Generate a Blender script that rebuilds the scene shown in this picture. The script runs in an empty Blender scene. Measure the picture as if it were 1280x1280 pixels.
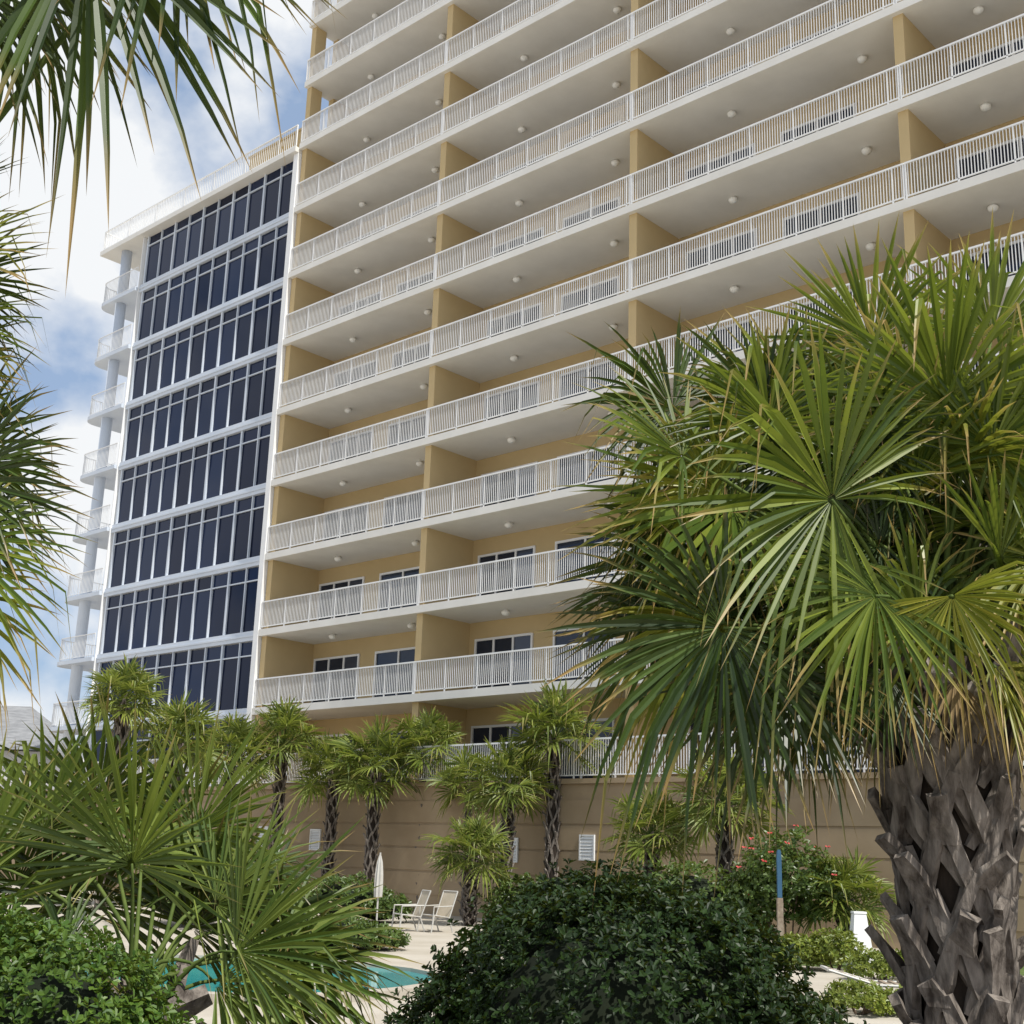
import bpy, math, random
from mathutils import Vector, Matrix
R_=math.radians
S=bpy.context.scene
COL=S.collection
rng=random.Random(7)
# ---------------------------------------------------------------- camera model
F=1600.0; PITCH=R_(15.1); ROLL=R_(1.86); CAMZ=1.7
sp,cp=math.sin(PITCH),math.cos(PITCH); sr,cr=math.sin(ROLL),math.cos(ROLL)
X=Vector((1,0,0)); FW=Vector((0,cp,sp)); UP=Vector((0,-sp,cp))
CR=X*cr+UP*sr; CU=X*-sr+UP*cr
O=Vector((0,0,CAMZ))
def ray(px,py):
    return FW+CR*((px-640)/F)+CU*((640-py)/F)
def at(px,py,Y):
    d=ray(px,py); return O+d*(Y/d.y)
def ground(px,py,z=0.0):
    d=ray(px,py); return O+d*((z-CAMZ)/d.z)
cam=bpy.data.cameras.new('camera'); co=bpy.data.objects.new('camera',cam); COL.objects.link(co)
cam.sensor_width=36; cam.lens=F/1280*36; cam.clip_end=8000; cam.clip_start=.05
m=Matrix((CR,CU,-FW)).transposed().to_4x4(); m.translation=O; co.matrix_world=m
S.camera=co
S.view_settings.view_transform='Standard'
try: S.view_settings.look='None'
except Exception: pass
# ---------------------------------------------------------------- helpers
def tag(o,label=None,cat=None,group=None,kind=None):
    if label: o['label']=label
    if cat: o['category']=cat
    if group: o['group']=group
    if kind: o['kind']=kind
    return o
def empty(name,loc,rz=0.0,parent=None):
    o=bpy.data.objects.new(name,None); COL.objects.link(o); o.location=loc; o.rotation_euler=(0,0,rz)
    o.empty_display_size=.2
    if parent: o.parent=parent
    return o
def put(name,me,parent=None,loc=(0,0,0),rz=0.0):
    o=bpy.data.objects.new(name,me); COL.objects.link(o); o.location=loc; o.rotation_euler=(0,0,rz)
    if parent: o.parent=parent
    return o
def copy_tree(o,parent=None):
    c=o.copy(); COL.objects.link(c)
    if parent: c.parent=parent
    for ch in list(o.children): copy_tree(ch,c)
    return c
class MB:
    def __init__(s): s.v=[]; s.f=[]; s.t={}
    def add(s,p,t=0.0):
        s.v.append(tuple(p))
        if t: s.t[len(s.v)-1]=t
        return len(s.v)-1
    def box(s,x0,x1,y0,y1,z0,z1):
        n=len(s.v)
        s.v+=[(x0,y0,z0),(x1,y0,z0),(x1,y1,z0),(x0,y1,z0),(x0,y0,z1),(x1,y0,z1),(x1,y1,z1),(x0,y1,z1)]
        s.f+=[(n,n+3,n+2,n+1),(n+4,n+5,n+6,n+7),(n,n+1,n+5,n+4),(n+1,n+2,n+6,n+5),(n+2,n+3,n+7,n+6),(n+3,n,n+4,n+7)]
        return s
    def poly(s,pts):
        n=len(s.v); s.v+=[tuple(p) for p in pts]; s.f.append(tuple(range(n,n+len(pts)))); return s
    def tube(s,pts,rad,n=6,cap=True):
        pts=[Vector(p) for p in pts]; rings=[]
        for i,p in enumerate(pts):
            tg=(pts[min(i+1,len(pts)-1)]-pts[max(i-1,0)]).normalized()
            a=tg.cross(Vector((0,0,1)))
            if a.length<.05: a=tg.cross(Vector((1,0,0)))
            a.normalize(); b=a.cross(tg)
            r=rad[i] if isinstance(rad,(list,tuple)) else rad
            rings.append([s.add(p+(a*math.cos(2*math.pi*k/n)+b*math.sin(2*math.pi*k/n))*r) for k in range(n)])
        for i in range(len(rings)-1):
            for k in range(n):
                s.f.append((rings[i][k],rings[i][(k+1)%n],rings[i+1][(k+1)%n],rings[i+1][k]))
        if cap:
            s.f.append(tuple(reversed(rings[0]))); s.f.append(tuple(rings[-1]))
        return s
    def lathe(s,prof,c=(0,0,0),n=12):
        rings=[[s.add((c[0]+r*math.cos(2*math.pi*k/n),c[1]+r*math.sin(2*math.pi*k/n),c[2]+z)) for k in range(n)] for r,z in prof]
        for i in range(len(rings)-1):
            for k in range(n):
                s.f.append((rings[i][k],rings[i][(k+1)%n],rings[i+1][(k+1)%n],rings[i+1][k]))
        s.f.append(tuple(reversed(rings[0]))); s.f.append(tuple(rings[-1]))
        return s
    def ribbon(s,pts,outs,w,th):
        pts=[Vector(p) for p in pts]; R=[]
        for i,p in enumerate(pts):
            tg=(pts[min(i+1,len(pts)-1)]-pts[max(i-1,0)]).normalized(); o=Vector(outs[i])
            sd=tg.cross(o).normalized(); o=sd.cross(tg).normalized()
            R.append([s.add(p+sd*w[i]/2-o*th/2),s.add(p+sd*w[i]/2*.8+o*th/2),s.add(p-sd*w[i]/2*.8+o*th/2),s.add(p-sd*w[i]/2-o*th/2)])
        for i in range(len(R)-1):
            for k in range(4): s.f.append((R[i][k],R[i][(k+1)%4],R[i+1][(k+1)%4],R[i+1][k]))
        s.f.append(tuple(reversed(R[0]))); s.f.append(tuple(R[-1]))
    def mesh(s,name,mat,smooth=False,off=None):
        me=bpy.data.meshes.new(name)
        v=s.v if off is None else [(a-off[0],b-off[1],c-off[2]) for a,b,c in s.v]
        me.from_pydata(v,[],s.f); me.update()
        if mat: me.materials.append(mat)
        if s.t:
            at_=me.attributes.new('tip','FLOAT','POINT')
            arr=[0.0]*len(s.v)
            for k,x in s.t.items(): arr[k]=x
            at_.data.foreach_set('value',arr)
        if smooth: me.polygons.foreach_set('use_smooth',[True]*len(me.polygons))
        return me
    def build(s,name,mat,parent=None,smooth=False,off=None,loc=(0,0,0),rz=0.0):
        return put(name,s.mesh(name,mat,smooth,off),parent,loc,rz)
# ---------------------------------------------------------------- materials
def mat_new(name):
    m=bpy.data.materials.new(name); m.use_nodes=True; nt=m.node_tree; nt.nodes.clear()
    out=nt.nodes.new('ShaderNodeOutputMaterial'); b=nt.nodes.new('ShaderNodeBsdfPrincipled')
    nt.links.new(b.outputs[0],out.inputs[0]); return m,nt,b,out
def mixc(nt,a,b,f):
    n=nt.nodes.new('ShaderNodeMix'); n.data_type='RGBA'
    for sock,val in ((n.inputs[6],a),(n.inputs[7],b)):
        if isinstance(val,tuple): sock.default_value=(*val,1)
        else: nt.links.new(val,sock)
    if isinstance(f,(int,float)): n.inputs[0].default_value=f
    else: nt.links.new(f,n.inputs[0])
    return n.outputs[2]
def noise(nt,scale,detail=5,rough=.6,stretch=None):
    tc=nt.nodes.new('ShaderNodeTexCoord'); n=nt.nodes.new('ShaderNodeTexNoise')
    n.inputs['Scale'].default_value=scale; n.inputs['Detail'].default_value=detail; n.inputs['Roughness'].default_value=rough
    src=tc.outputs['Object']
    if stretch:
        mp=nt.nodes.new('ShaderNodeMapping'); mp.inputs['Scale'].default_value=stretch; nt.links.new(src,mp.inputs[0]); src=mp.outputs[0]
    nt.links.new(src,n.inputs['Vector']); return n.outputs['Fac']
def mrange(nt,val,a,b,c=0.0,d=1.0):
    n=nt.nodes.new('ShaderNodeMapRange'); n.inputs[1].default_value=a; n.inputs[2].default_value=b; n.inputs[3].default_value=c; n.inputs[4].default_value=d
    nt.links.new(val,n.inputs[0]); return n.outputs[0]
def simple(name,c1,c2,scale=3.0,rough=.8,stretch=None,bump=0.0,spec=.3,lo=.35,hi=.65):
    m,nt,b,out=mat_new(name)
    n=noise(nt,scale,stretch=stretch)
    nt.links.new(mixc(nt,c1,c2,mrange(nt,n,lo,hi)),b.inputs['Base Color'])
    b.inputs['Roughness'].default_value=rough; b.inputs['Specular IOR Level'].default_value=spec
    if bump:
        bp=nt.nodes.new('ShaderNodeBump'); bp.inputs['Strength'].default_value=bump; bp.inputs['Distance'].default_value=.02
        nt.links.new(n,bp.inputs['Height']); nt.links.new(bp.outputs[0],b.inputs['Normal'])
    return m
def foliage(name,c1,c2,tip=None,transl=.3,rough=.42,spec=.45,tipstart=.8):
    m,nt,b,out=mat_new(name)
    g=nt.nodes.new('ShaderNodeNewGeometry')
    col=mixc(nt,c1,c2,g.outputs['Random Per Island'])
    n=noise(nt,2.2,2)
    dk=nt.nodes.new('ShaderNodeMix'); dk.data_type='RGBA'; dk.blend_type='MULTIPLY'; dk.inputs[0].default_value=1
    nt.links.new(col,dk.inputs[6])
    cmb=mixc(nt,(.6,.62,.6),(1.25,1.2,1.1),mrange(nt,n,.3,.7)); nt.links.new(cmb,dk.inputs[7]); col=dk.outputs[2]
    if tip:
        a=nt.nodes.new('ShaderNodeAttribute'); a.attribute_name='tip'
        ad=nt.nodes.new('ShaderNodeMath'); ad.operation='MULTIPLY_ADD'; nt.links.new(g.outputs['Random Per Island'],ad.inputs[0]); ad.inputs[1].default_value=.22
        nt.links.new(a.outputs['Fac'],ad.inputs[2])
        col=mixc(nt,col,tip,mrange(nt,ad.outputs[0],tipstart+.12,tipstart+.32))
    nt.links.new(col,b.inputs['Base Color']); b.inputs['Roughness'].default_value=rough; b.inputs['Specular IOR Level'].default_value=spec
    if transl:
        t=nt.nodes.new('ShaderNodeBsdfTranslucent')
        tcol=mixc(nt,col,(.42,.48,.05),.40); nt.links.new(tcol,t.inputs[0])
        mx=nt.nodes.new('ShaderNodeMixShader'); mx.inputs[0].default_value=transl
        nt.links.new(b.outputs[0],mx.inputs[1]); nt.links.new(t.outputs[0],mx.inputs[2]); nt.links.new(mx.outputs[0],out.inputs[0])
    return m
def glassmat(name,c1,c2,rough=.04,spec=.6,tint=(1,1,1),lo=.3):
    m,nt,b,out=mat_new(name); g=nt.nodes.new('ShaderNodeNewGeometry')
    nt.links.new(mixc(nt,c1,c2,mrange(nt,g.outputs['Random Per Island'],lo,1)),b.inputs['Base Color'])
    b.inputs['Roughness'].default_value=rough; b.inputs['Specular IOR Level'].default_value=spec
    b.inputs['Specular Tint'].default_value=(*tint,1)
    return m
M={}
M['tan']=simple('tan_stucco',(.52,.395,.21),(.58,.445,.245),.35,.9,bump=.05)
M['soffit']=simple('white_stucco',(.70,.685,.65),(.78,.765,.73),.5,.85)
M['white']=simple('white_paint',(.78,.785,.79),(.84,.845,.85),1.0,.45)
M['spandrel']=simple('white_panel',(.56,.62,.71),(.64,.69,.77),.4,.5)
M['wglass']=glassmat('blue_curtain_glass',(.001,.003,.017),(.008,.018,.055),.04,.28,(.45,.60,1.0),.1)
M['dglass']=glassmat('dark_window_glass',(.006,.010,.022),(.05,.06,.085),.05,.45,(.7,.8,1.0))
M['light']=simple('lamp_glass',(.8,.8,.78),(.85,.85,.83),2,.3)
M['podium']=simple('brown_stucco',(.31,.23,.145),(.38,.29,.19),.6,.9,bump=.08)
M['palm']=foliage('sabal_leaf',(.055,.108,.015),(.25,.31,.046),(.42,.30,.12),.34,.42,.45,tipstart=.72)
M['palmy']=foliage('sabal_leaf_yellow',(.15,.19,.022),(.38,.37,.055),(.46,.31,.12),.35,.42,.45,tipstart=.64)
M['palmd']=foliage('sabal_leaf_shade',(.012,.032,.007),(.066,.115,.020),(.30,.20,.08),.18,.42,.45,tipstart=.74)  # darker copy of the sabal leaf, crown shade put into its colour
M['dead']=foliage('dry_leaf',(.14,.10,.055),(.28,.21,.12),None,.1,.8,.1)
M['far']=foliage('far_palm_leaf',(.085,.135,.025),(.28,.33,.072),(.40,.31,.12),.32,.45,.4)
M['young']=foliage('young_palm_leaf',(.070,.135,.028),(.25,.32,.075),(.42,.32,.14),.33,.42,.45)
M['petiole']=simple('petiole_green',(.06,.095,.02),(.12,.16,.04),6,.7,spec=.15)
M['trunk']=simple('palm_fibre',(.012,.009,.007),(.045,.033,.025),14,.95,stretch=(1,1,.3),bump=.6)
M['boot']=simple('old_leaf_base',(.06,.048,.04),(.31,.27,.235),10,.92,stretch=(2,2,.5),bump=.9,lo=.34,hi=.70)
M['bush']=foliage('dark_glossy_leaf',(.006,.019,.004),(.022,.050,.009),None,.10,.48,.28)
M['bushl']=foliage('mid_green_leaf',(.035,.09,.013),(.11,.19,.03),None,.22,.45,.35)
M['lime']=foliage('lime_leaf',(.12,.18,.025),(.24,.28,.05),None,.25)
M['ole']=foliage('shrub_leaf',(.045,.09,.018),(.11,.17,.04),None,.25)
M['core']=simple('painted_inner_shade',(.005,.009,.004),(.012,.018,.007),6,.95)  # near-black colour standing in for the shade inside the bushes
M['red']=simple('red_petals',(.38,.03,.03),(.50,.07,.065),8,.6)
M['deck']=simple('pool_deck_concrete',(.38,.34,.28),(.46,.42,.36),.8,.85)
M['mulch']=simple('mulch',(.05,.035,.022),(.12,.085,.055),9,.95,bump=.5)
M['turf']=simple('lawn_turf',(.05,.085,.02),(.11,.15,.04),5,.95,bump=.5)
M['coping']=simple('pool_coping',(.38,.34,.28),(.46,.42,.36),2,.7)
M['water']=simple('pool_water',(.02,.27,.29),(.05,.38,.38),.6,.08,spec=.5)
M['sling']=simple('beige_sling',(.42,.37,.28),(.49,.43,.34),3,.8)
M['alu']=simple('pale_frame',(.45,.44,.41),(.52,.51,.48),3,.4)
M['blue']=simple('blue_paint',(.03,.085,.155),(.045,.12,.21),3,.4)
M['stone']=simple('mottled_stone',(.2,.15,.11),(.36,.30,.23),9,.9)
M['roof']=simple('grey_shingle',(.18,.185,.195),(.27,.275,.285),1.5,.9,stretch=(1,1,6))
M['housewall']=simple('house_siding',(.55,.54,.52),(.62,.61,.59),.5,.8)
M['bark']=simple('twig_bark',(.08,.055,.035),(.15,.11,.08),6,.9)
# ---------------------------------------------------------------- world + sun
SE=R_(57); sh=Vector((.65,-.76,0)).normalized()
SD=Vector((sh.x*math.cos(SE),sh.y*math.cos(SE),math.sin(SE)))
W=bpy.data.worlds.new('World'); S.world=W; W.use_nodes=True; nt=W.node_tree; nt.nodes.clear()
wo=nt.nodes.new('ShaderNodeOutputWorld'); bg=nt.nodes.new('ShaderNodeBackground'); bg.inputs[1].default_value=.10
sk=nt.nodes.new('ShaderNodeTexSky'); sk.sky_type='NISHITA'; sk.sun_disc=False; sk.sun_elevation=SE; sk.sun_rotation=math.atan2(SD.x,SD.y)
sk.air_density=1.0; sk.dust_density=1.0; sk.ozone_density=1.6
tc=nt.nodes.new('ShaderNodeTexCoord'); mp=nt.nodes.new('ShaderNodeMapping'); mp.inputs['Scale'].default_value=(1,1,1.3); mp.inputs['Location'].default_value=(.42,.1,.31)
nz=nt.nodes.new('ShaderNodeTexNoise'); nz.inputs['Scale'].default_value=5.2; nz.inputs['Detail'].default_value=7; nz.inputs['Roughness'].default_value=.5
nt.links.new(tc.outputs['Generated'],mp.inputs[0]); nt.links.new(mp.outputs[0],nz.inputs['Vector'])
haze=mixc(nt,sk.outputs[0],(4.5,6.0,8.5),.6)
cl=mixc(nt,haze,(9.2,9.4,9.6),mrange(nt,nz.outputs['Fac'],.435,.56,.0,1.0))
nt.links.new(cl,bg.inputs[0]); nt.links.new(bg.outputs[0],wo.inputs[0])
sl=bpy.data.lights.new('sun','SUN'); sl.energy=5.0; sl.angle=R_(.5); sl.color=(1,.96,.88)
so=bpy.data.objects.new('sun',sl); COL.objects.link(so); so.rotation_euler=SD.to_track_quat('Z','Y').to_euler(); so.location=(0,0,60)
# ---------------------------------------------------------------- ground
g=MB(); g.poly([(-3000,-3000,0),(3000,-3000,0),(3000,3000,0),(-3000,3000,0)])
tag(g.build('ground',M['deck']),kind='structure')
def blob_sheet(name,c,rx,ry,z,mat,seed):
    q=random.Random(seed); n=28; k=[q.uniform(.85,1.12) for _ in range(n)]
    mb=MB(); mb.poly([(c[0]+rx*k[i]*math.cos(2*math.pi*i/n),c[1]+ry*k[i]*math.sin(2*math.pi*i/n),z) for i in range(n)])
    return mb.build(name,mat)
tag(blob_sheet('planting_bed',(0,4.8),6.5,3.0,.004,M['mulch'],1),kind='structure')
c=ground(1075,1205); tag(blob_sheet('lawn',(c.x+1.2,c.y+1.0),3.2,3.0,.004,M['turf'],2),kind='structure')
# pool
pc=ground(300,1224); pr=MB(); n=40
def pool_r(i):
    a=2*math.pi*i/n; return (1+.18*math.cos(2*a+.6)+.08*math.sin(3*a))
ins=[(pc.x+2.3*pool_r(i)*math.cos(2*math.pi*i/n),pc.y+2.8*pool_r(i)*math.sin(2*math.pi*i/n)) for i in range(n)]
wtr=MB(); wtr.poly([(a,b,.05) for a,b in ins]); tag(wtr.build('pool_water',M['water']),kind='structure')
for i in range(n):
    j=(i+1)%n
    def outp(p,k=1.09): return (pc.x+(p[0]-pc.x)*k,pc.y+(p[1]-pc.y)*k)
    a,b=ins[i],ins[j]; a2,b2=outp(a),outp(b)
    pr.poly([(*a,.10),(*b,.10),(*b2,.10),(*a2,.10)]); pr.poly([(*a2,.10),(*b2,.10),(*b2,0),(*a2,0)]); pr.poly([(*b,.10),(*a,.10),(*a,0),(*b,0)])
tag(pr.build('pool_coping',M['coping']),kind='structure')
# ---------------------------------------------------------------- building
BO=Vector((-3.05,42.9,0)); BR=R_(-42.85)
B=empty('condominium_building',BO,BR)
tag(B,'tall tan condominium tower with tiers of white railed balconies and a dark blue glass wing','building')
def zs(k): return 6.6+3*k
BAY=[-8.8,0,8.95,18.1,27.2]; NK=13
MB().box(-8.8,27.4,2.35,16,0,zs(NK)+.24).build('wall',M['tan'],B)
MB().box(-21,-8.815,.25,15.9,0,30.44).build('wing_wall',M['soffit'],B)
slab=MB().box(-8.8,27.4,-.12,2.345,0,.26).mesh('balcony_slab',M['soffit'])
for k in range(0,NK+1): put('balcony_slab',slab,B,(0,0,zs(k)))
part=MB().box(-.15,.15,.05,2.345,0,2.74).mesh('partition_wall',M['tan'])
endp=MB().box(-.0,.3,.05,.62,0,2.74).box(0,.3,1.25,2.345,0,2.74).mesh('partition_wall',M['tan'])
full=MB().box(0,.3,.05,2.345,0,2.74).mesh('partition_wall',M['tan'])
for k in range(-1,NK):
    z=zs(k)+.26
    put('partition_wall',full if k<8 else endp,B,(-8.795,0,z))
    for s in BAY[1:4]: put('partition_wall',part,B,(s,0,z))
    put('partition_wall',part,B,(BAY[4]+.05,0,z))
def rail_mesh(L,step=.086,hw=.0105):
    mb=MB(); mb.box(0,L,-.03,.03,1.05,1.10); mb.box(0,L,-.02,.02,.08,.115)
    n=max(2,int(round(L/step)))
    for i in range(1,n):
        x=L*i/n
        if i%17==0: mb.box(x-.02,x+.02,-.02,.02,0,1.05)
        else: mb.box(x-hw,x+hw,-.011,.011,.115,1.05)
    mb.box(0,.045,-.022,.022,0,1.05); mb.box(L-.045,L,-.022,.022,0,1.05)
    return mb.mesh('railing',M['white'])
rails=[rail_mesh(BAY[i+1]-BAY[i]-.02) for i in range(4)]
for k in range(0,NK):
    for i in range(4): put('railing',rails[i],B,(BAY[i]+.01,-.06,zs(k)+.26))
endr=rail_mesh(2.2)
for k in range(8,NK): put('railing',endr,B,(-8.75,.02,zs(k)+.26),R_(90))
# balcony ceiling lights
lm=MB().lathe([(.09,0),(.09,-.03),(.14,-.05),(.15,-.10),(.11,-.17),(.03,-.20)],n=10).mesh('ceiling_light',M['light'],True)
for k in range(1,NK):
    for i in range(4):
        for fr in ((.33,.82) if i<3 else (.2,)):
            s=BAY[i]+fr*(BAY[i+1]-BAY[i]); put('ceiling_light',lm,B,(s,1.15,zs(k)))
# windows behind the balconies
def win(W_,H_,n):
    g_=MB(); f=MB(); w=.08
    for i in range(n):
        a=W_*i/n; b=W_*(i+1)/n; g_.box(a+.02,b-.02,-.012,-.004,.03,H_-.03)
    f.box(0,w,-.06,-.001,0,H_); f.box(W_-w,W_,-.06,-.001,0,H_); f.box(w,W_-w,-.06,-.001,H_-w,H_); f.box(w,W_-w,-.06,-.001,0,w)
    for i in range(1,n): f.box(W_*i/n-.04,W_*i/n+.04,-.05,-.001,w,H_-w)
    return g_.mesh('window',M['dglass']),f.mesh('frame',M['white'])
wa=win(2.7,2.1,3); wb=win(2.6,2.1,2)
for k in range(-1,NK-1):
    for i in range(4):
        for q,(off,w) in enumerate(((.45,wa),(4.05,wb))):
            if i==3 and q==1: continue
            o=put('window',w[0],B,(BAY[i]+off,2.35,zs(k)+.30)); put('frame',w[1],o)
# glass wing
WL,WR=-20.75,-9.12
qg=random.Random(4)
fm=MB(); nP=10; pw_=(WR-WL)/nP; HB=2.62; W0,W1=.050,.026
for i in range(nP+1):
    a=WL+pw_*i; w=W1 if i%2 else W0; fm.box(a-w,a+w,.10,.24,0,HB)
for i in range(nP):
    a=WL+pw_*i; w0=W1 if i%2 else W0; w1=W0 if i%2 else W1
    fm.box(a+w0,a+pw_-w1,.12,.24,HB-.60,HB-.55)
fmm=fm.mesh('mullion_frame',M['spandrel'])
def glassband():
    g_=MB()
    for i in range(nP):
        a=WL+pw_*i+.02; b=WL+pw_*(i+1)-.02; t=qg.uniform(-.008,.008)   # each pane sits a hair out of true
        for z0,z1 in ((.03,HB-.58),(HB-.56,HB-.03)):
            g_.poly([(a,.19+t,z0),(b,.19-t,z0),(b,.19-t,z1),(a,.19+t,z1)])
    return g_.mesh('window_band',M['wglass'])
spm=MB().box(WL-.2,WR,.06,.249,0,.378).box(WL-.2,WR,.02,.059,.15,.23).mesh('spandrel_panel',M['spandrel'])
for k in range(-1,8):
    o=put('window_band',glassband(),B,(0,0,zs(k)+.30)); put('mullion_frame',fmm,o)
    put('spandrel_panel',spm,B,(0,0,zs(k)-.079))
MB().box(-9.11,-8.82,-.14,.245,3.8,30.44).build('corner_trim',M['white'],B)
MB().box(-21,-20.955,-.02,.245,3.8,30.44).build('corner_trim',M['white'],B)
MB().box(-24.6,-8.82,-.3,16.2,30.45,30.68).build('roof_slab',M['soffit'],B)
rt=rail_mesh(15.6,.14,.008); put('railing',rt,B,(-24.5,-.2,30.68))
rt2=rail_mesh(8.0,.14,.008); put('railing',rt2,B,(-24.5,-.15,30.68),R_(90))
MB().box(-13.0,-8.82,.3,.55,30.685,31.9).box(-13.1,-8.82,.25,.6,31.905,32.0).build('parapet_wall',M['tan'],B)
eb=MB(); pts=[(-21.02,-.15),(-21.02,2.4),(-24.6,2.4)]+[(-24.6+.7-.7*math.cos(t),-.15+.7-.7*math.sin(t)) for t in [R_(15*i) for i in range(7)]]
nn_=len(pts); eb.poly([(x,y,.18) for x,y in reversed(pts)]); eb.poly([(x,y,0) for x,y in pts])
for i in range(nn_):
    (x0,y0),(x1,y1)=pts[i],pts[(i+1)%nn_]; eb.poly([(x0,y0,.18),(x1,y1,.18),(x1,y1,0),(x0,y0,0)])
ebs=eb.mesh('balcony_slab',M['spandrel'])
def curve_rail():
    path=[(-21.05,-.08)]+[(-24.53+.64-.64*math.cos(t),-.08+.64-.64*math.sin(t)) for t in [R_(90-10*i) for i in range(10)]]+[(-24.53,2.35)]
    mb=MB()
    for z,h in ((1.05,.05),(.08,.035)):
        for i in range(len(path)-1):
            a=Vector((*path[i],z)); b=Vector((*path[i+1],z)); mb.tube([a+Vector((0,0,h/2)),b+Vector((0,0,h/2))],h/2,5)
    acc=0
    for i in range(len(path)-1):
        a=Vector((*path[i],0)); b=Vector((*path[i+1],0)); L=(b-a).length
        while acc<L:
            p=a.lerp(b,acc/L); mb.box(p.x-.0085,p.x+.0085,p.y-.0085,p.y+.0085,.1,1.06); acc+=.12
        acc-=L
    return mb.mesh('railing',M['white'])
er1=curve_rail()
for k in range(0,8):
    put('balcony_slab',ebs,B,(0,0,zs(k))); put('railing',er1,B,(0,0,zs(k)+.18))
MB().lathe([(.26,0),(.26,30.445)],(-23.1,.35,0),20).build('column',M['spandrel'],B,True)
# podium wall
Pd=empty('podium_wall',BO,BR); tag(Pd,'brown stucco podium wall with horizontal bands and white louvres below the balconies','wall')
pw=MB().box(-27,29,-1.5,2.34,0,3.72)
for z in (.55,1.25,1.95,2.65): pw.box(-27,29,-1.53,-1.501,z,z+.64)
pw.build('wall',M['podium'],Pd)
MB().box(-27,29,-1.62,2.34,3.725,3.86).build('coping',M['podium'],Pd)
pr_=rail_mesh(27.8); put('railing',pr_,Pd,(-27,-1.5,3.86)); put('railing',pr_,Pd,(.9,-1.5,3.86))
lv=MB().box(0,.62,-.05,-.0,0,.05).box(0,.62,-.05,0,.75,.8).box(0,.05,-.05,0,.05,.75).box(.57,.62,-.05,0,.05,.75)
for i in range(7): lv.poly([(.05,-.045,.06+i*.1),(.57,-.045,.06+i*.1),(.57,-.008,.155+i*.1),(.05,-.008,.155+i*.1)])
lvm=lv.mesh('louver',M['white'])
def local_s(px,py,yl):   # where the sight line meets the wall's plane
    inv=Matrix.Rotation(-BR,3,'Z'); d=inv@ray(px,py); o=inv@(O-BO); t=(yl-o.y)/d.y; p=o+d*t; return p.x,p.z
for px,py in ((735,1060),(640,1063),(395,1050),(330,1046)):
    s,z=local_s(px,py,-1.535); o=put('louver',lvm,Pd,(s-.28,-1.535,z-.33)); o.scale=(.85,1,.85)
# ---------------------------------------------------------------- palms
def frond(mb,hub,axis,nrm,R,nseg,spread,q,g=.35,rows=(.03,.2,.4,.6,.8,1.0),fold=.22,join=.45,wk=1.0,jit=.12):
    hub=Vector(hub); axis=Vector(axis).normalized(); nrm=(Vector(nrm)-axis*Vector(nrm).dot(axis)).normalized(); side=nrm.cross(axis)
    dp=spread/nseg
    for i in range(nseg):
        phi=-spread/2+dp*(i+.5)+q.uniform(-.4,.4)*dp
        L=R*(.62+.38*max(0,math.cos(phi/2)))*q.uniform(.80,1.08)
        d=(axis*math.cos(phi)+side*math.sin(phi)+nrm*(fold*abs(math.sin(phi))+q.uniform(-jit,jit))).normalized()
        gg=g*q.uniform(.4,1.6)*L
        brk=q.random()<.24; b0=q.uniform(.5,.8); bg_=q.uniform(.35,1.1)*L
        ac=nrm.cross(d).normalized(); nl=d.cross(ac).normalized()
        hwj=math.tan(dp/2)*L*join*1.02*wk
        prev=None
        for t in rows:
            p=hub+d*(L*t)
            drop=gg*t**2.3
            if brk and t>b0: drop+=bg_*(t-b0)/(1-b0)*.5; 
            p=p-d*(drop*.25)+Vector((0,0,-drop))
            hw=hwj*t/join if t<join else hwj*max(0,1-(t-join)/(1-join))**.75
            if t>=1.0:
                c=mb.add(p,1.0); cur=(c,)
            else:
                c=mb.add(p-nl*hw*.7,t); a=mb.add(p+ac*hw,t); b=mb.add(p-ac*hw,t); cur=(a,c,b)
            if prev:
                if len(cur)==3: mb.f+= [(prev[0],prev[1],cur[1],cur[0]),(prev[1],prev[2],cur[2],cur[1])]
                else: mb.f+=[(prev[0],prev[1],cur[0]),(prev[1],prev[2],cur[0])]
            prev=cur
def petiole(mb,c,h,arch,r0,r1,n=6):
    c=Vector(c); h=Vector(h); pts=[]
    for i in range(7):
        t=i/6; p=c.lerp(h,t)+Vector((0,0,arch*4*t*(1-t))); pts.append(p)
    mb.tube(pts,[r0+(r1-r0)*i/6 for i in range(7)],n)
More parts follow.
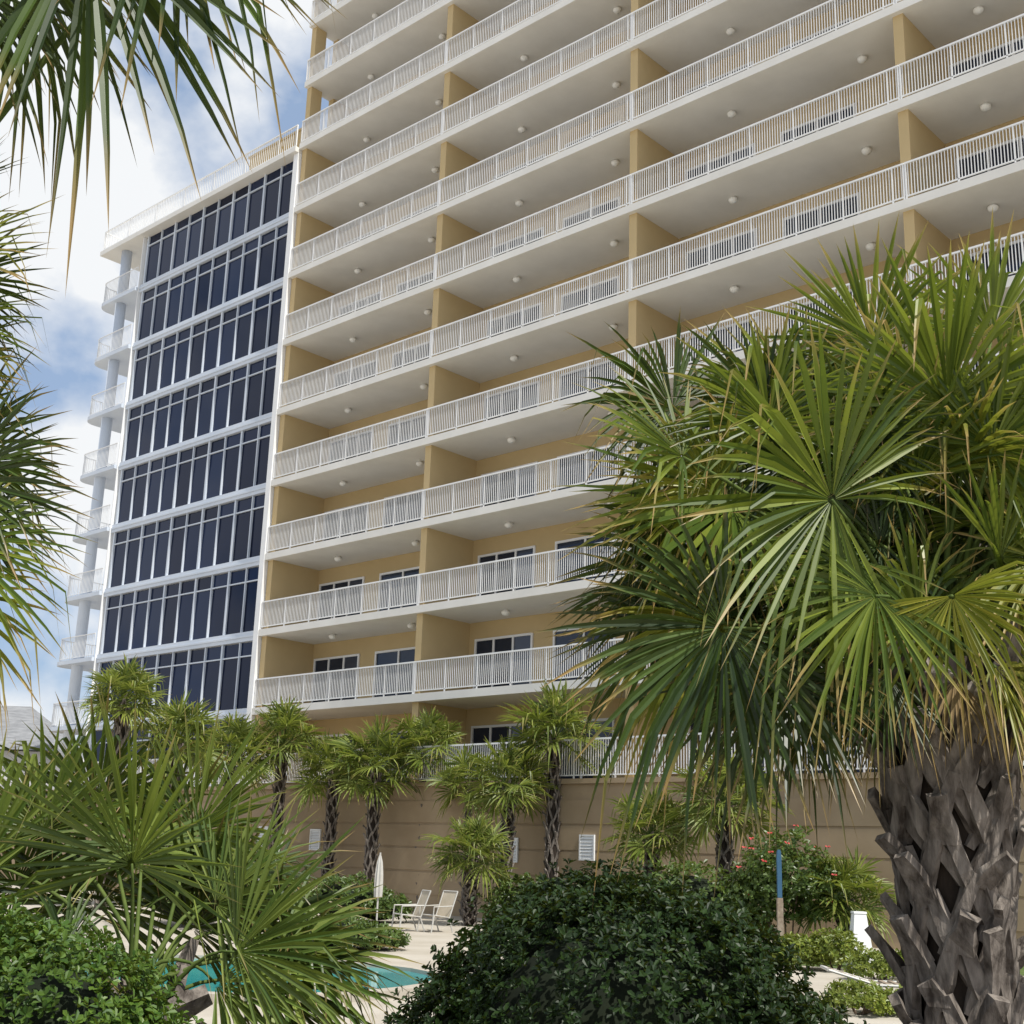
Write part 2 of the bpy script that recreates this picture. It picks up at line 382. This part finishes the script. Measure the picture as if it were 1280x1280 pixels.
def trunk_meshes(H,r0,nb,q,sc=1.0,flare=0.0,z1=0.0):
    def rr(z): 
        t=max(0,min(1,(z-z1)/(H-z1))); return r0*(1+flare*t*t*(3-2*t))
    core=MB(); zz=[-.02]+[H*i/10 for i in range(1,11)]
    core.tube([(0,0,z) for z in zz],[rr(z)*.96 for z in zz],14)
    bt=MB()
    def P(a,z,rad): return Vector((rad*math.cos(a),rad*math.sin(a),z))
    for i in range(nb):
        a=i*2.39996+q.uniform(-.12,.12); z0=H*(i+.5)/nb+q.uniform(-.02,.02); r=rr(z0); k=sc*q.uniform(.85,1.2)*(1+flare*.5*(r/r0-1)/max(flare,.01))
        pts=[];outs=[];ws=[]
        hl=q.uniform(.08,.19)*k; fl=q.choice((.04,.07,.11))*q.uniform(.8,1.2)*k; sw=q.uniform(-.3,.3)
        for j in range(4):
            t=j/3; pts.append(P(a+sw*t,z0+.04*k+hl*t,r+.038*sc+fl*t**1.2)); outs.append(P(a+q.uniform(-.2,.2),0,1)); ws.append((.10-.035*t)*k*q.uniform(.85,1.15))
        bt.ribbon(pts,outs,ws,.038*sc*q.uniform(.7,1.2))
        for sg in (-1,1):
            e=q.uniform(-.05,.05)
            pts=[P(a+sg*.85+e,z0-.24*k,rr(z0-.24*k)-.003),P(a+sg*.6+e,z0-.16*k,rr(z0-.16*k)+.012*sc),P(a+sg*.32,z0-.05*k,r+.030*sc),P(a+sg*.06,z0+.09*k,r+.048*sc)]
            bt.ribbon(pts,[P(a+sg*.85,0,1),P(a+sg*.6,0,1),P(a+sg*.32,0,1),P(a,0,1)],[.036*k,.060*k*q.uniform(.85,1.15),.068*k*q.uniform(.85,1.15),.05*k],.034*sc)
    return core,bt
def near_palm(name,label,C,base_z,tr,specs,auto,seed,nseg=46,cat='palm tree',boots=85,hang=0,pet=.02,wk=1.05,sc=1.0,nv=.5,flare=0.0,z1=0.0,jit=.12):
    q=random.Random(seed); base=Vector((C.x,C.y,base_z)); root=empty(name,base); tag(root,label,cat)
    H=C.z-base_z
    core,bt=trunk_meshes(H,tr,boots,q,sc,flare,z1)
    t=core.build('trunk',M['trunk'],root,True); bt.build('leaf_bases',M['boot'],t)
    def one(hub,ax,nm,R,mat,g,arch,spread):
        ns=max(12,int(nseg*spread/290))
        mb=MB(); frond(mb,hub,ax,nm,R,ns,R_(spread)*q.uniform(.88,1.05),q,g,wk=wk,jit=jit)
        o=mb.build('frond',mat,root,off=base)
        pm=MB(); st=C+Vector((q.uniform(-.06,.06),q.uniform(-.06,.06),q.uniform(-.15,.05))); petiole(pm,st,hub,arch,pet,pet*.4); pm.build('petiole',M['petiole'],o,True,off=base)
    for sp_ in specs:
        px,py,Y,ang,tilt,R,mk=sp_[:7]; g=sp_[7] if len(sp_)>7 else .3
        spread=sp_[8] if len(sp_)>8 else 290
        hub=at(px,py,Y); a=R_(ang)
        ax=(CR*math.cos(a)+CU*math.sin(a)-FW*tilt).normalized()
        nm=-FW*1.0+Vector((q.uniform(-nv,nv),0,.5+q.uniform(-.4,.9)))
        one(hub,ax,nm,R,M[mk],g,.08,spread)
    for az,el,Lp,R,mk in auto:
        a=R_(az); e=R_(el); d=Vector((math.cos(a)*math.cos(e),math.sin(a)*math.cos(e),math.sin(e)))
        hub=C+d*Lp; ax=(d+Vector((0,0,-.35))).normalized(); one(hub,ax,Vector((0,0,1))+d*.15,R,M[mk],.35,.06,270)
    for i in range(hang):
        a=q.uniform(0,6.28); hub=C+Vector((math.cos(a)*.32,math.sin(a)*.32,-.02-q.uniform(0,.12)))
        mb=MB(); frond(mb,hub,Vector((math.cos(a)*.3,math.sin(a)*.3,-1)),Vector((math.cos(a),math.sin(a),.3)),q.uniform(.22,.40),12,R_(80),q,.1)
        o=mb.build('dry_frond',M['dead'],root,off=base)
        pm=MB(); petiole(pm,C+Vector((0,0,-.1)),hub,.03,.016,.008); pm.build('petiole',M['dead'],o,True,off=base)
    return root
# right foreground palm
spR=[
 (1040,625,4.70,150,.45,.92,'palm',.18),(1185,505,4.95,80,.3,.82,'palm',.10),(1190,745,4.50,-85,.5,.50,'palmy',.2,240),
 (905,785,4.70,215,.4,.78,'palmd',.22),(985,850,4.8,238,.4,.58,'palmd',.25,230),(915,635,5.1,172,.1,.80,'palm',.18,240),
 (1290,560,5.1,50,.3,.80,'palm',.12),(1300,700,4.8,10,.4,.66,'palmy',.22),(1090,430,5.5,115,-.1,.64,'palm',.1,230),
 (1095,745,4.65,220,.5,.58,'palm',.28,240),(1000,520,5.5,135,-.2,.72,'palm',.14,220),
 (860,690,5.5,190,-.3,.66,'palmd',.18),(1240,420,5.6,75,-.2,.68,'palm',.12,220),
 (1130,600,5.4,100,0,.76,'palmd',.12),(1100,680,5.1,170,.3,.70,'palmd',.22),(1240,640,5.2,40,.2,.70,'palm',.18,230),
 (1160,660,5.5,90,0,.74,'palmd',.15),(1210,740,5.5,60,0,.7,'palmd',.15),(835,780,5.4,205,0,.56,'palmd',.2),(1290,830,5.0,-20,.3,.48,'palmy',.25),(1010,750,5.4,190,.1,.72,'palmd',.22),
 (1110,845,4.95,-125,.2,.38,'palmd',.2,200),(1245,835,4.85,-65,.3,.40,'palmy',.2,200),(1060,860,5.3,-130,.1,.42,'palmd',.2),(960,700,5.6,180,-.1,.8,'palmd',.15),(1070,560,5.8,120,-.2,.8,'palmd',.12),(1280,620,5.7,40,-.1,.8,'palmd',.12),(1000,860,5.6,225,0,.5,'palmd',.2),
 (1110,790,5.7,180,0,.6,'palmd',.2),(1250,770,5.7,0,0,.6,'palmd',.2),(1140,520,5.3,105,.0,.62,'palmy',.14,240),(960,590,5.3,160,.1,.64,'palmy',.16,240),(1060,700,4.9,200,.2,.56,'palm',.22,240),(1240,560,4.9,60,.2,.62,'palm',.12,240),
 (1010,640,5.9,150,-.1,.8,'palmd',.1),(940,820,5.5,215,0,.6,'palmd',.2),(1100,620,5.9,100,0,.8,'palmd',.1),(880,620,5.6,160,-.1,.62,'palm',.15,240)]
qq=random.Random(57)
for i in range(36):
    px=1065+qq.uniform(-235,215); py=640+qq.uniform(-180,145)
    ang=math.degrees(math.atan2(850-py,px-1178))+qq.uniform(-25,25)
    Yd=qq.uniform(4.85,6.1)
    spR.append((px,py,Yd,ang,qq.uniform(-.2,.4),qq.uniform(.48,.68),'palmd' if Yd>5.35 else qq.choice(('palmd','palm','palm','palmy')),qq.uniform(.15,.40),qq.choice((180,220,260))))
near_palm('cabbage_palm','large cabbage palm with crisscross leaf bases on its trunk, in front at the right',at(1178,830,5.2),0,.158,spR,
 [(20,30,.9,.8,'palm'),(60,15,.9,.8,'palm'),(95,35,.9,.8,'palm'),(130,10,.9,.8,'palmd'),(40,60,.9,.75,'palm'),(-20,10,.9,.8,'palmy'),(75,-10,.7,.6,'palmd'),(10,-12,.7,.6,'palmd')],11,nseg=56,boots=90,hang=8,wk=1.06,sc=.98,nv=.9,flare=.48,z1=1.2,jit=.15,pet=.016)
# left palm, trunk outside the frame
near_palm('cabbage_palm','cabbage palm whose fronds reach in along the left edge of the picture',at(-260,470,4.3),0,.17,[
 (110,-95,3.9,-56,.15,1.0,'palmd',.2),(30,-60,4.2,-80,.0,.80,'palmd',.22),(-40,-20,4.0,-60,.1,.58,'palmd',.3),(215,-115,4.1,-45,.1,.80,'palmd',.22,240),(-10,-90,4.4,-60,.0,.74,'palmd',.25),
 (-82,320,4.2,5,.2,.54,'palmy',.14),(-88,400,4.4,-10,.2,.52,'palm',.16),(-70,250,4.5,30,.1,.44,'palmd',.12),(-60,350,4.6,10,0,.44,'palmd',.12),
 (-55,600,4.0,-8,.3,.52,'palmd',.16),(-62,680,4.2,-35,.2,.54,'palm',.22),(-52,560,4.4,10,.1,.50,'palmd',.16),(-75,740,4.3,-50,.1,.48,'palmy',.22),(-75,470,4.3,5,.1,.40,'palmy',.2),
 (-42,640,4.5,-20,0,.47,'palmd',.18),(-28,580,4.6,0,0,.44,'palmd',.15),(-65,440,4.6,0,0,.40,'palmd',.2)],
 [(150,30,.8,.8,'palm'),(200,20,.8,.8,'palm'),(250,30,.7,.7,'palm'),(180,65,.8,.8,'palm'),(120,-10,.8,.8,'palmd'),(220,-20,.8,.8,'palmd')],12,nseg=54,boots=60,wk=.9)
# young palm lower left
spL=[
 (165,1080,4.8,92,.2,.72,'young',.08,250),(55,1040,5.3,115,.0,.62,'young',.1,220),(295,1190,4.9,34,.2,.70,'young',.14,170),
 (245,1040,5.5,62,.0,.62,'young',.1,210),(-20,1080,5,140,.2,.66,'young',.1,220),(80,1190,4.6,195,.4,.44,'palmd',.25),(270,1130,5.2,38,.1,.64,'young',.14,190),
 (120,1010,5.6,95,0,.6,'palmd',.1,220),(200,1080,5.7,75,0,.66,'palmd',.1,220),(20,1110,5.4,125,0,.64,'palmd',.12),(240,1160,5.5,45,0,.66,'palmd',.12,220),(120,1130,5.5,100,0,.66,'palmd',.12),
 (330,1235,5.2,15,.1,.64,'palmd',.2,200),(270,1230,5.0,-5,.2,.52,'young',.25,160),(310,1170,5.6,22,0,.70,'palmd',.18,190),(340,1205,5.2,10,.1,.62,'young',.28,170)]
near_palm('young_fan_palm','young fan palm with upright pale green fronds rising behind the left bush',at(170,1235,5.0),0,.12,spL,
 [(60,40,.6,.6,'palmd'),(110,55,.6,.6,'young'),(30,10,.6,.55,'palmd')],13,nseg=52,boots=30,pet=.011,wk=.92,jit=.12,nv=.35)
# mid-distance palms
def crown_mesh(seed,nf=30):
    q=random.Random(seed); mb=MB(); st=MB()
    for i in range(nf):
        a=i*2.39996+q.uniform(-.2,.2); e=R_(82-118*(i/nf)**.9+q.uniform(-8,8)); Lp=q.uniform(.5,.85)
        d=Vector((math.cos(a)*math.cos(e),math.sin(a)*math.cos(e),math.sin(e)))
        hub=d*Lp+Vector((0,0,-.1)); ax=(d+Vector((0,0,-.22))).normalized()
        frond(mb,hub,ax,Vector((0,0,1))+d*.2+Vector((q.uniform(-.6,.6),q.uniform(-.6,.6),0)),q.uniform(.64,.86),26,R_(280),q,.18,(.04,.4,.7,1.0),.2,.45,.98,.15)
        petiole(st,(0,0,-.15),hub,.05,.022,.012,4)
    return mb.mesh('crown',M['far']),st.mesh('stems',M['petiole'])
CR_=[crown_mesh(s) for s in (21,22,23)]
TR_=[]
for s in (31,32):
    c,b=trunk_meshes(3.5,.15,60,random.Random(s),.85); TR_.append((c.mesh('trunk',M['trunk'],True),b.mesh('leaf_bases',M['boot'])))
mid=[(155,874,36,1.05,'fan palm farthest left, its crown against the foot of the glass wing'),
 (222,925,38,1.3,'fan palm in front of the glass wing, second from the left'),
 (290,945,42,1.2,'fan palm in front of the glass wing, third from the left'),
 (354,926,43,1.25,'slim-trunked fan palm just right of the glass wing corner'),
 (418,962,42,1.15,'fan palm left of the broad thick-trunked one, under the first balcony bay'),
 (470,957,40.5,1.35,'broad fan palm with a thick trunk, below the leftmost balcony bay'),
 (535,935,40.5,1.12,'fan palm standing below the first balcony pier'),
 (590,980,39,1.05,'fan palm directly above the short squat one'),
 (636,978,36,1.12,'slender fan palm with a thin grey trunk, left of the square wall louvre'),
 (693,918,36.5,1.38,'tall fan palm in front of the wall with its trunk beside the square louvre'),
 (590,1065,34,.98,'short squat fan palm with a dark trunk behind the beige chairs'),
 (905,1000,29,1.1,'fan palm half hidden behind the left fronds of the big foreground palm'),
 (815,1040,30,.95,'low fan palm rising just above the dark round bush'),
 (1055,1120,26,.85,'low drooping palm beside the large foreground trunk')]
for i,(px,py,Y,sc,lab) in enumerate(mid):
    p=at(px,py,Y); root=empty('fan_palm',(p.x,p.y,0)); tag(root,lab,'palm tree','fan palms along the podium wall')
    q=random.Random(50+i)
    cm,stm=CR_[i%3]; o=put('crown',cm,root,(0,0,p.z),q.uniform(0,6)); o.scale=(sc,)*3; put('stems',stm,o)
    tm,bm_=TR_[i%2]; t=put('trunk',tm,root,(0,0,0),q.uniform(0,6)); k=(p.z-.1)/3.5; t.scale=(1.0*min(1,sc),1.0*min(1,sc),k); put('leaf_bases',bm_,t)
# ---------------------------------------------------------------- shrubs
def leaf(mb,p,d,n,L,w,fold=.25):
    sd=d.cross(n)
    if sd.length<1e-4: return
    sd.normalize(); n=sd.cross(d)
    b=mb.add(p); r1=mb.add(p+d*L*.35+sd*w*.7+n*w*fold); r2=mb.add(p+d*L*.75+sd*w+n*w*fold); t=mb.add(p+d*L-n*L*.08); l2=mb.add(p+d*L*.75-sd*w+n*w*fold); l1=mb.add(p+d*L*.35-sd*w*.7+n*w*fold)
    mb.f+=[(b,r1,r2,t),(b,t,l2,l1)]
def shrub(name,label,base,blobs,ncl,leafL,matk,seed,cat='bush',core=True,nleaf=7,group=None,inner=.72):
    q=random.Random(seed); root=empty(name,base); tag(root,label,cat,group); mb=MB()
    wts=[b[3]*b[4] for b in blobs]
    for _ in range(ncl):
        bx,by,bz,rx,rz=q.choices(blobs,wts)[0]
        while True:
            v=Vector((q.gauss(0,1),q.gauss(0,1),q.gauss(0,1))).normalized()
            if v.z>-.5: break
        k=q.uniform(inner,1.0)**.6*(1+.10*math.sin(7*v.x+seed)*math.sin(6*v.y+2*v.z)+ (q.uniform(0,.14) if q.random()<.2 else 0))
        p=Vector((bx+v.x*rx*k,by+v.y*rx*k,bz+v.z*rz*k))
        if p.z<.02: continue
        up=(v+Vector((0,0,.6))+Vector((q.uniform(-.6,.6),q.uniform(-.6,.6),q.uniform(-.4,.4)))).normalized()
        a1=up.orthogonal().normalized(); a2=up.cross(a1); a0=q.uniform(0,6.28)
        for i in range(nleaf):
            a=a0+i*2.4; sl=q.uniform(-.1,1.2); d=((a1*math.cos(a)+a2*math.sin(a))+up*sl).normalized()
            nn=(up+Vector((q.uniform(-.5,.5),q.uniform(-.5,.5),q.uniform(-.3,.3)))).normalized()
            leaf(mb,p+up*q.uniform(-.5,.5)*leafL,d,nn,leafL*q.uniform(.7,1.15),leafL*q.uniform(.20,.28))
    f=mb.build('foliage',M[matk],root)
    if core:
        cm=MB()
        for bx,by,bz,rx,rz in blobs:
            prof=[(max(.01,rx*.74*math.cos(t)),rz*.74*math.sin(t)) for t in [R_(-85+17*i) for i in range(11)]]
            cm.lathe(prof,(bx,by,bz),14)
        cm.build('shade_core',M['core'],root,True)  # solid dark core added as the shade deep between the leaves
    st=MB()
    for i in range(5):
        a=i*1.26; bx,by,bz,rx,rz=blobs[i%len(blobs)]
        st.tube([(math.cos(a)*.05,math.sin(a)*.05,0),((bx)*.5+math.cos(a)*.1,by*.5+math.sin(a)*.1,bz*.5),(bx+math.cos(a)*rx*.3,by+math.sin(a)*rx*.3,bz)],[.02,.015,.008],5)
    st.build('stem',M['bark'],root)
    return root
c=at(775,1200,4.7); cb=Vector((c.x,c.y,0))
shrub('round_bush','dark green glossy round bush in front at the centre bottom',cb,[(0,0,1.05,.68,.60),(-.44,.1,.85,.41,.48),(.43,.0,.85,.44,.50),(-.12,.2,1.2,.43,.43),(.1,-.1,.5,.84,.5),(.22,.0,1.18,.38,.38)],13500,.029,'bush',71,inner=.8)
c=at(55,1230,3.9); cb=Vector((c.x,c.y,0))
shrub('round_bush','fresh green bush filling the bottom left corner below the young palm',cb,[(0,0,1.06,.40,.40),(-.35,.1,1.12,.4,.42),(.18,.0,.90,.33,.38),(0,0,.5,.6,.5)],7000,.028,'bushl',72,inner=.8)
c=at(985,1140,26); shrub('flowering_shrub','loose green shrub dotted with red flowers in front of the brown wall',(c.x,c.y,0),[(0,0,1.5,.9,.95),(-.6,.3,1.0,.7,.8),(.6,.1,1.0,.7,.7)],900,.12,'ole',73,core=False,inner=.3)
fs=bpy.data.objects['flowering_shrub']; q=random.Random(5); mb=MB()
for i in range(18):
    v=Vector((q.gauss(0,1),q.gauss(0,1)-.8,q.gauss(0,.8)+.6)).normalized(); p=Vector((v.x*1.0,v.y*1.0,1.5+v.z*1.0))
    for k in range(6):
        d=Vector((math.cos(k*1.05),math.sin(k*1.05),q.uniform(-.2,.6))).normalized(); leaf(mb,p,d,Vector((0,-.6,1)).normalized(),.06,.028)
mb.build('flowers',M['red'],fs)
c=ground(1045,1214); shrub('lime_shrub','low yellow green shrub just left of the white bin',(c.x,c.y,0),[(0,0,.3,.5,.36),(-.6,.2,.25,.5,.3)],520,.09,'lime',74,core=False,inner=.4)
c=ground(1098,1226); shrub('lime_shrub','low yellow green shrub between the white bin and the large palm trunk',(c.x,c.y,0),[(0,0,.2,.5,.24),(.6,.2,.2,.5,.25)],420,.08,'lime',75,core=False,inner=.4)
for i,(px,py,Y,rx,rz,lab) in enumerate(((860,1110,27,1.2,.95,'leafy hedge clump behind the right side of the dark round bush'),(430,1140,34,1.2,.6,'low leafy clump at the wall foot left of the beige chairs'),(250,1110,30,1.7,1.2,'leafy clump behind the young fan palm'),(670,1100,34,1.3,.7,'low leafy clump below the square wall louvre'),(770,1100,30,1.0,.8,'leafy clump just behind the top of the dark round bush'),(420,1185,24.5,.9,.3,'low leafy clump at the far edge of the pool'))):
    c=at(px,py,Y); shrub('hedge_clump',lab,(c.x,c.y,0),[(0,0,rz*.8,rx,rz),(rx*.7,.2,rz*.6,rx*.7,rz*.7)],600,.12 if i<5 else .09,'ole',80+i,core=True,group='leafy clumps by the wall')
# ---------------------------------------------------------------- deck furniture
def chair_root(label,loc,rz):
    r=empty('deck_chair',loc,rz); tag(r,label,'chair','beige sling chairs on the pool deck')
    f=MB()
    for y in (-.28,.28):
        f.tube([(.30,y,.42),(-.22,y,.36),(-.46,y,1.0)],.018,6)
    f.tube([(.30,-.28,.42),(.30,.28,.42)],.018,6); f.tube([(-.46,-.28,1.0),(-.46,.28,1.0)],.018,6); f.build('frame',M['alu'],r)
    MB().poly([(.29,-.27,.415),(.29,.27,.415),(.05,.27,.365),(.05,-.27,.365)]).poly([(.05,-.27,.365),(.05,.27,.365),(-.2,.27,.355),(-.2,-.27,.355)]).build('seat',M['sling'],r)
    MB().poly([(-.225,-.27,.37),(-.225,.27,.37),(-.34,.27,.67),(-.34,-.27,.67)]).poly([(-.34,-.27,.67),(-.34,.27,.67),(-.455,.27,.98),(-.455,-.27,.98)]).build('backrest',M['sling'],r)
    for y in (-.28,.28):
        MB().tube([(.28,y,.42),(.36,y,0)],.018,6).build('leg',M['alu'],r)
        MB().tube([(-.2,y,.37),(-.34,y,0)],.018,6).build('leg',M['alu'],r)
        MB().tube([(.33,y,.2),(.30,y,.62),(-.3,y,.64)],.018,6).build('armrest',M['alu'],r)
    return r
c=ground(510,1164); c1=chair_root('beige sling deck chair, left one of the pair by the wall',(c.x,c.y,0),R_(205)); c1.scale=(.9,)*3
c=ground(544,1165); c2=copy_tree(c1); c2.location=(c.x,c.y,0); c2.rotation_euler.z=R_(222); c2['label']='beige sling deck chair, right one of the pair by the wall'
def lounger(label,loc,rz):
    r=empty('pool_lounger',loc,rz); tag(r,label,'sun lounger')
    f=MB()
    for y in (-.3,.3): f.tube([(-.95,y,.30),(.35,y,.30),(.95,y,.46)],.02,6)
    for x,z in ((-.95,.30),(.35,.30),(.95,.46)): f.tube([(x,-.3,z),(x,.3,z)],.018,6)
    f.build('frame',M['alu'],r)
    s=MB()
    for i in range(11):
        x=-.9+i*.12; s.box(x,x+.055,-.285,.285,.305,.32)
    s.build('bed',M['stone'],r)
    b=MB()
    for i in range(4):
        x=.40+i*.14; z=.325+.04*i; b.poly([(x,-.28,z),(x,.28,z),(x+.08,.28,z+.022),(x+.08,-.28,z+.022)])
    b.build('backrest',M['stone'],r)
    for x in (-.8,.3):
        for y in (-.3,.3): MB().tube([(x,y,.30),(x,y,0)],.02,6).build('leg',M['alu'],r)
    return r
c=ground(1128,1262); l1=lounger('slatted sun lounger left of the large palm trunk',(c.x,c.y,0),R_(175))
c=ground(1075,1268); shrub('lime_shrub','low yellow green shrub beside the slatted lounger, nearest the dark round bush',(c.x,c.y,0),[(0,0,.16,.45,.2),(.5,.1,.12,.4,.16)],380,.07,'lime',76,core=False,inner=.4)
# folded parasol
c=ground(470,1165); r=empty('folded_parasol',(c.x,c.y,0)); tag(r,'pale folded parasol standing left of the beige chairs','parasol'); r.scale=(.88,)*3
MB().lathe([(.24,0),(.24,.06),(.08,.1)],n=16).build('base',M['stone'],r); MB().tube([(0,0,.1),(0,0,1.95)],.022,8).build('pole',M['alu'],r)
cv=MB(); n=16; ringz=[(.85,.11),(1.05,.12),(1.4,.11),(1.7,.08),(1.88,.03)]
rings=[[cv.add(((rr*(1 if k%2 else .7))*math.cos(2*math.pi*k/n),(rr*(1 if k%2 else .7))*math.sin(2*math.pi*k/n),z)) for k in range(n)] for z,rr in ringz]
for i in range(len(rings)-1):
    for k in range(n): cv.f.append((rings[i][k],rings[i][(k+1)%n],rings[i+1][(k+1)%n],rings[i+1][k]))
cv.build('canopy',M['alu'],r)
# blue post
c=at(975,1140,24); r=empty('blue_post',(c.x,c.y,0)); tag(r,'narrow blue post on a mottled base beside the red flowers','post')
MB().box(-.05,.05,-.05,.05,0,1.15).build('base',M['stone'],r)
bp=MB(); prof=[(1.155,.038),(1.3,.040),(1.85,.040),(1.95,.033),(1.99,.02)]
rg=[[bp.add(p) for p in ((-w,-.04,z),(w,-.04,z),(w,.04,z),(-w,.04,z))] for z,w in prof]
for i in range(len(rg)-1):
    for k in range(4): bp.f.append((rg[i][k],rg[i][(k+1)%4],rg[i+1][(k+1)%4],rg[i+1][k]))
bp.f+=[tuple(reversed(rg[0])),tuple(rg[-1])]
bp.build('board',M['blue'],r)
# white bin
c=ground(1076,1210); r=empty('white_bin',(c.x,c.y,0)); tag(r,'white tapered bin standing between the lime shrub and the palm trunk','bin')
MB().lathe([(.30,0),(.29,.05),(.15,.92)],n=4).build('body',M['white'],r,rz=R_(45)); MB().lathe([(.165,.925),(.16,.96)],n=4).build('lid',M['white'],r,rz=R_(45))
# ---------------------------------------------------------------- neighbour house
p=at(62,938,75); x1=p.x; ze=p.z; zr=at(30,872,75).z; h=empty('neighbour_house',(x1-7,80,0)); tag(h,'small house with a grey shingled hip roof at the left edge behind the palms','house')
MB().box(-6.3,6.3,-4.4,4.4,0,ze-.05).build('wall',M['housewall'],h)
rf=MB(); a=[(-7,-5,ze),(7,-5,ze),(7,5,ze),(-7,5,ze)]; b=[(-3.5,0,zr),(3.8,0,zr)]
rf.poly([a[0],a[1],b[1],b[0]]); rf.poly([a[1],a[2],b[1]]); rf.poly([a[2],a[3],b[0],b[1]]); rf.poly([a[3],a[0],b[0]]); rf.poly([a[3],a[2],a[1],a[0]])
rf.build('roof',M['roof'],h)
for x in (-3,1.5,4.6):
    wn=MB().box(x-.5,x+.5,-4.43,-4.401,3.2,4.8).build('window',M['dglass'],h); MB().box(x-.6,x+.6,-4.46,-4.401,4.805,4.9).box(x-.6,x+.6,-4.46,-4.401,3.1,3.195).build('frame',M['white'],wn)
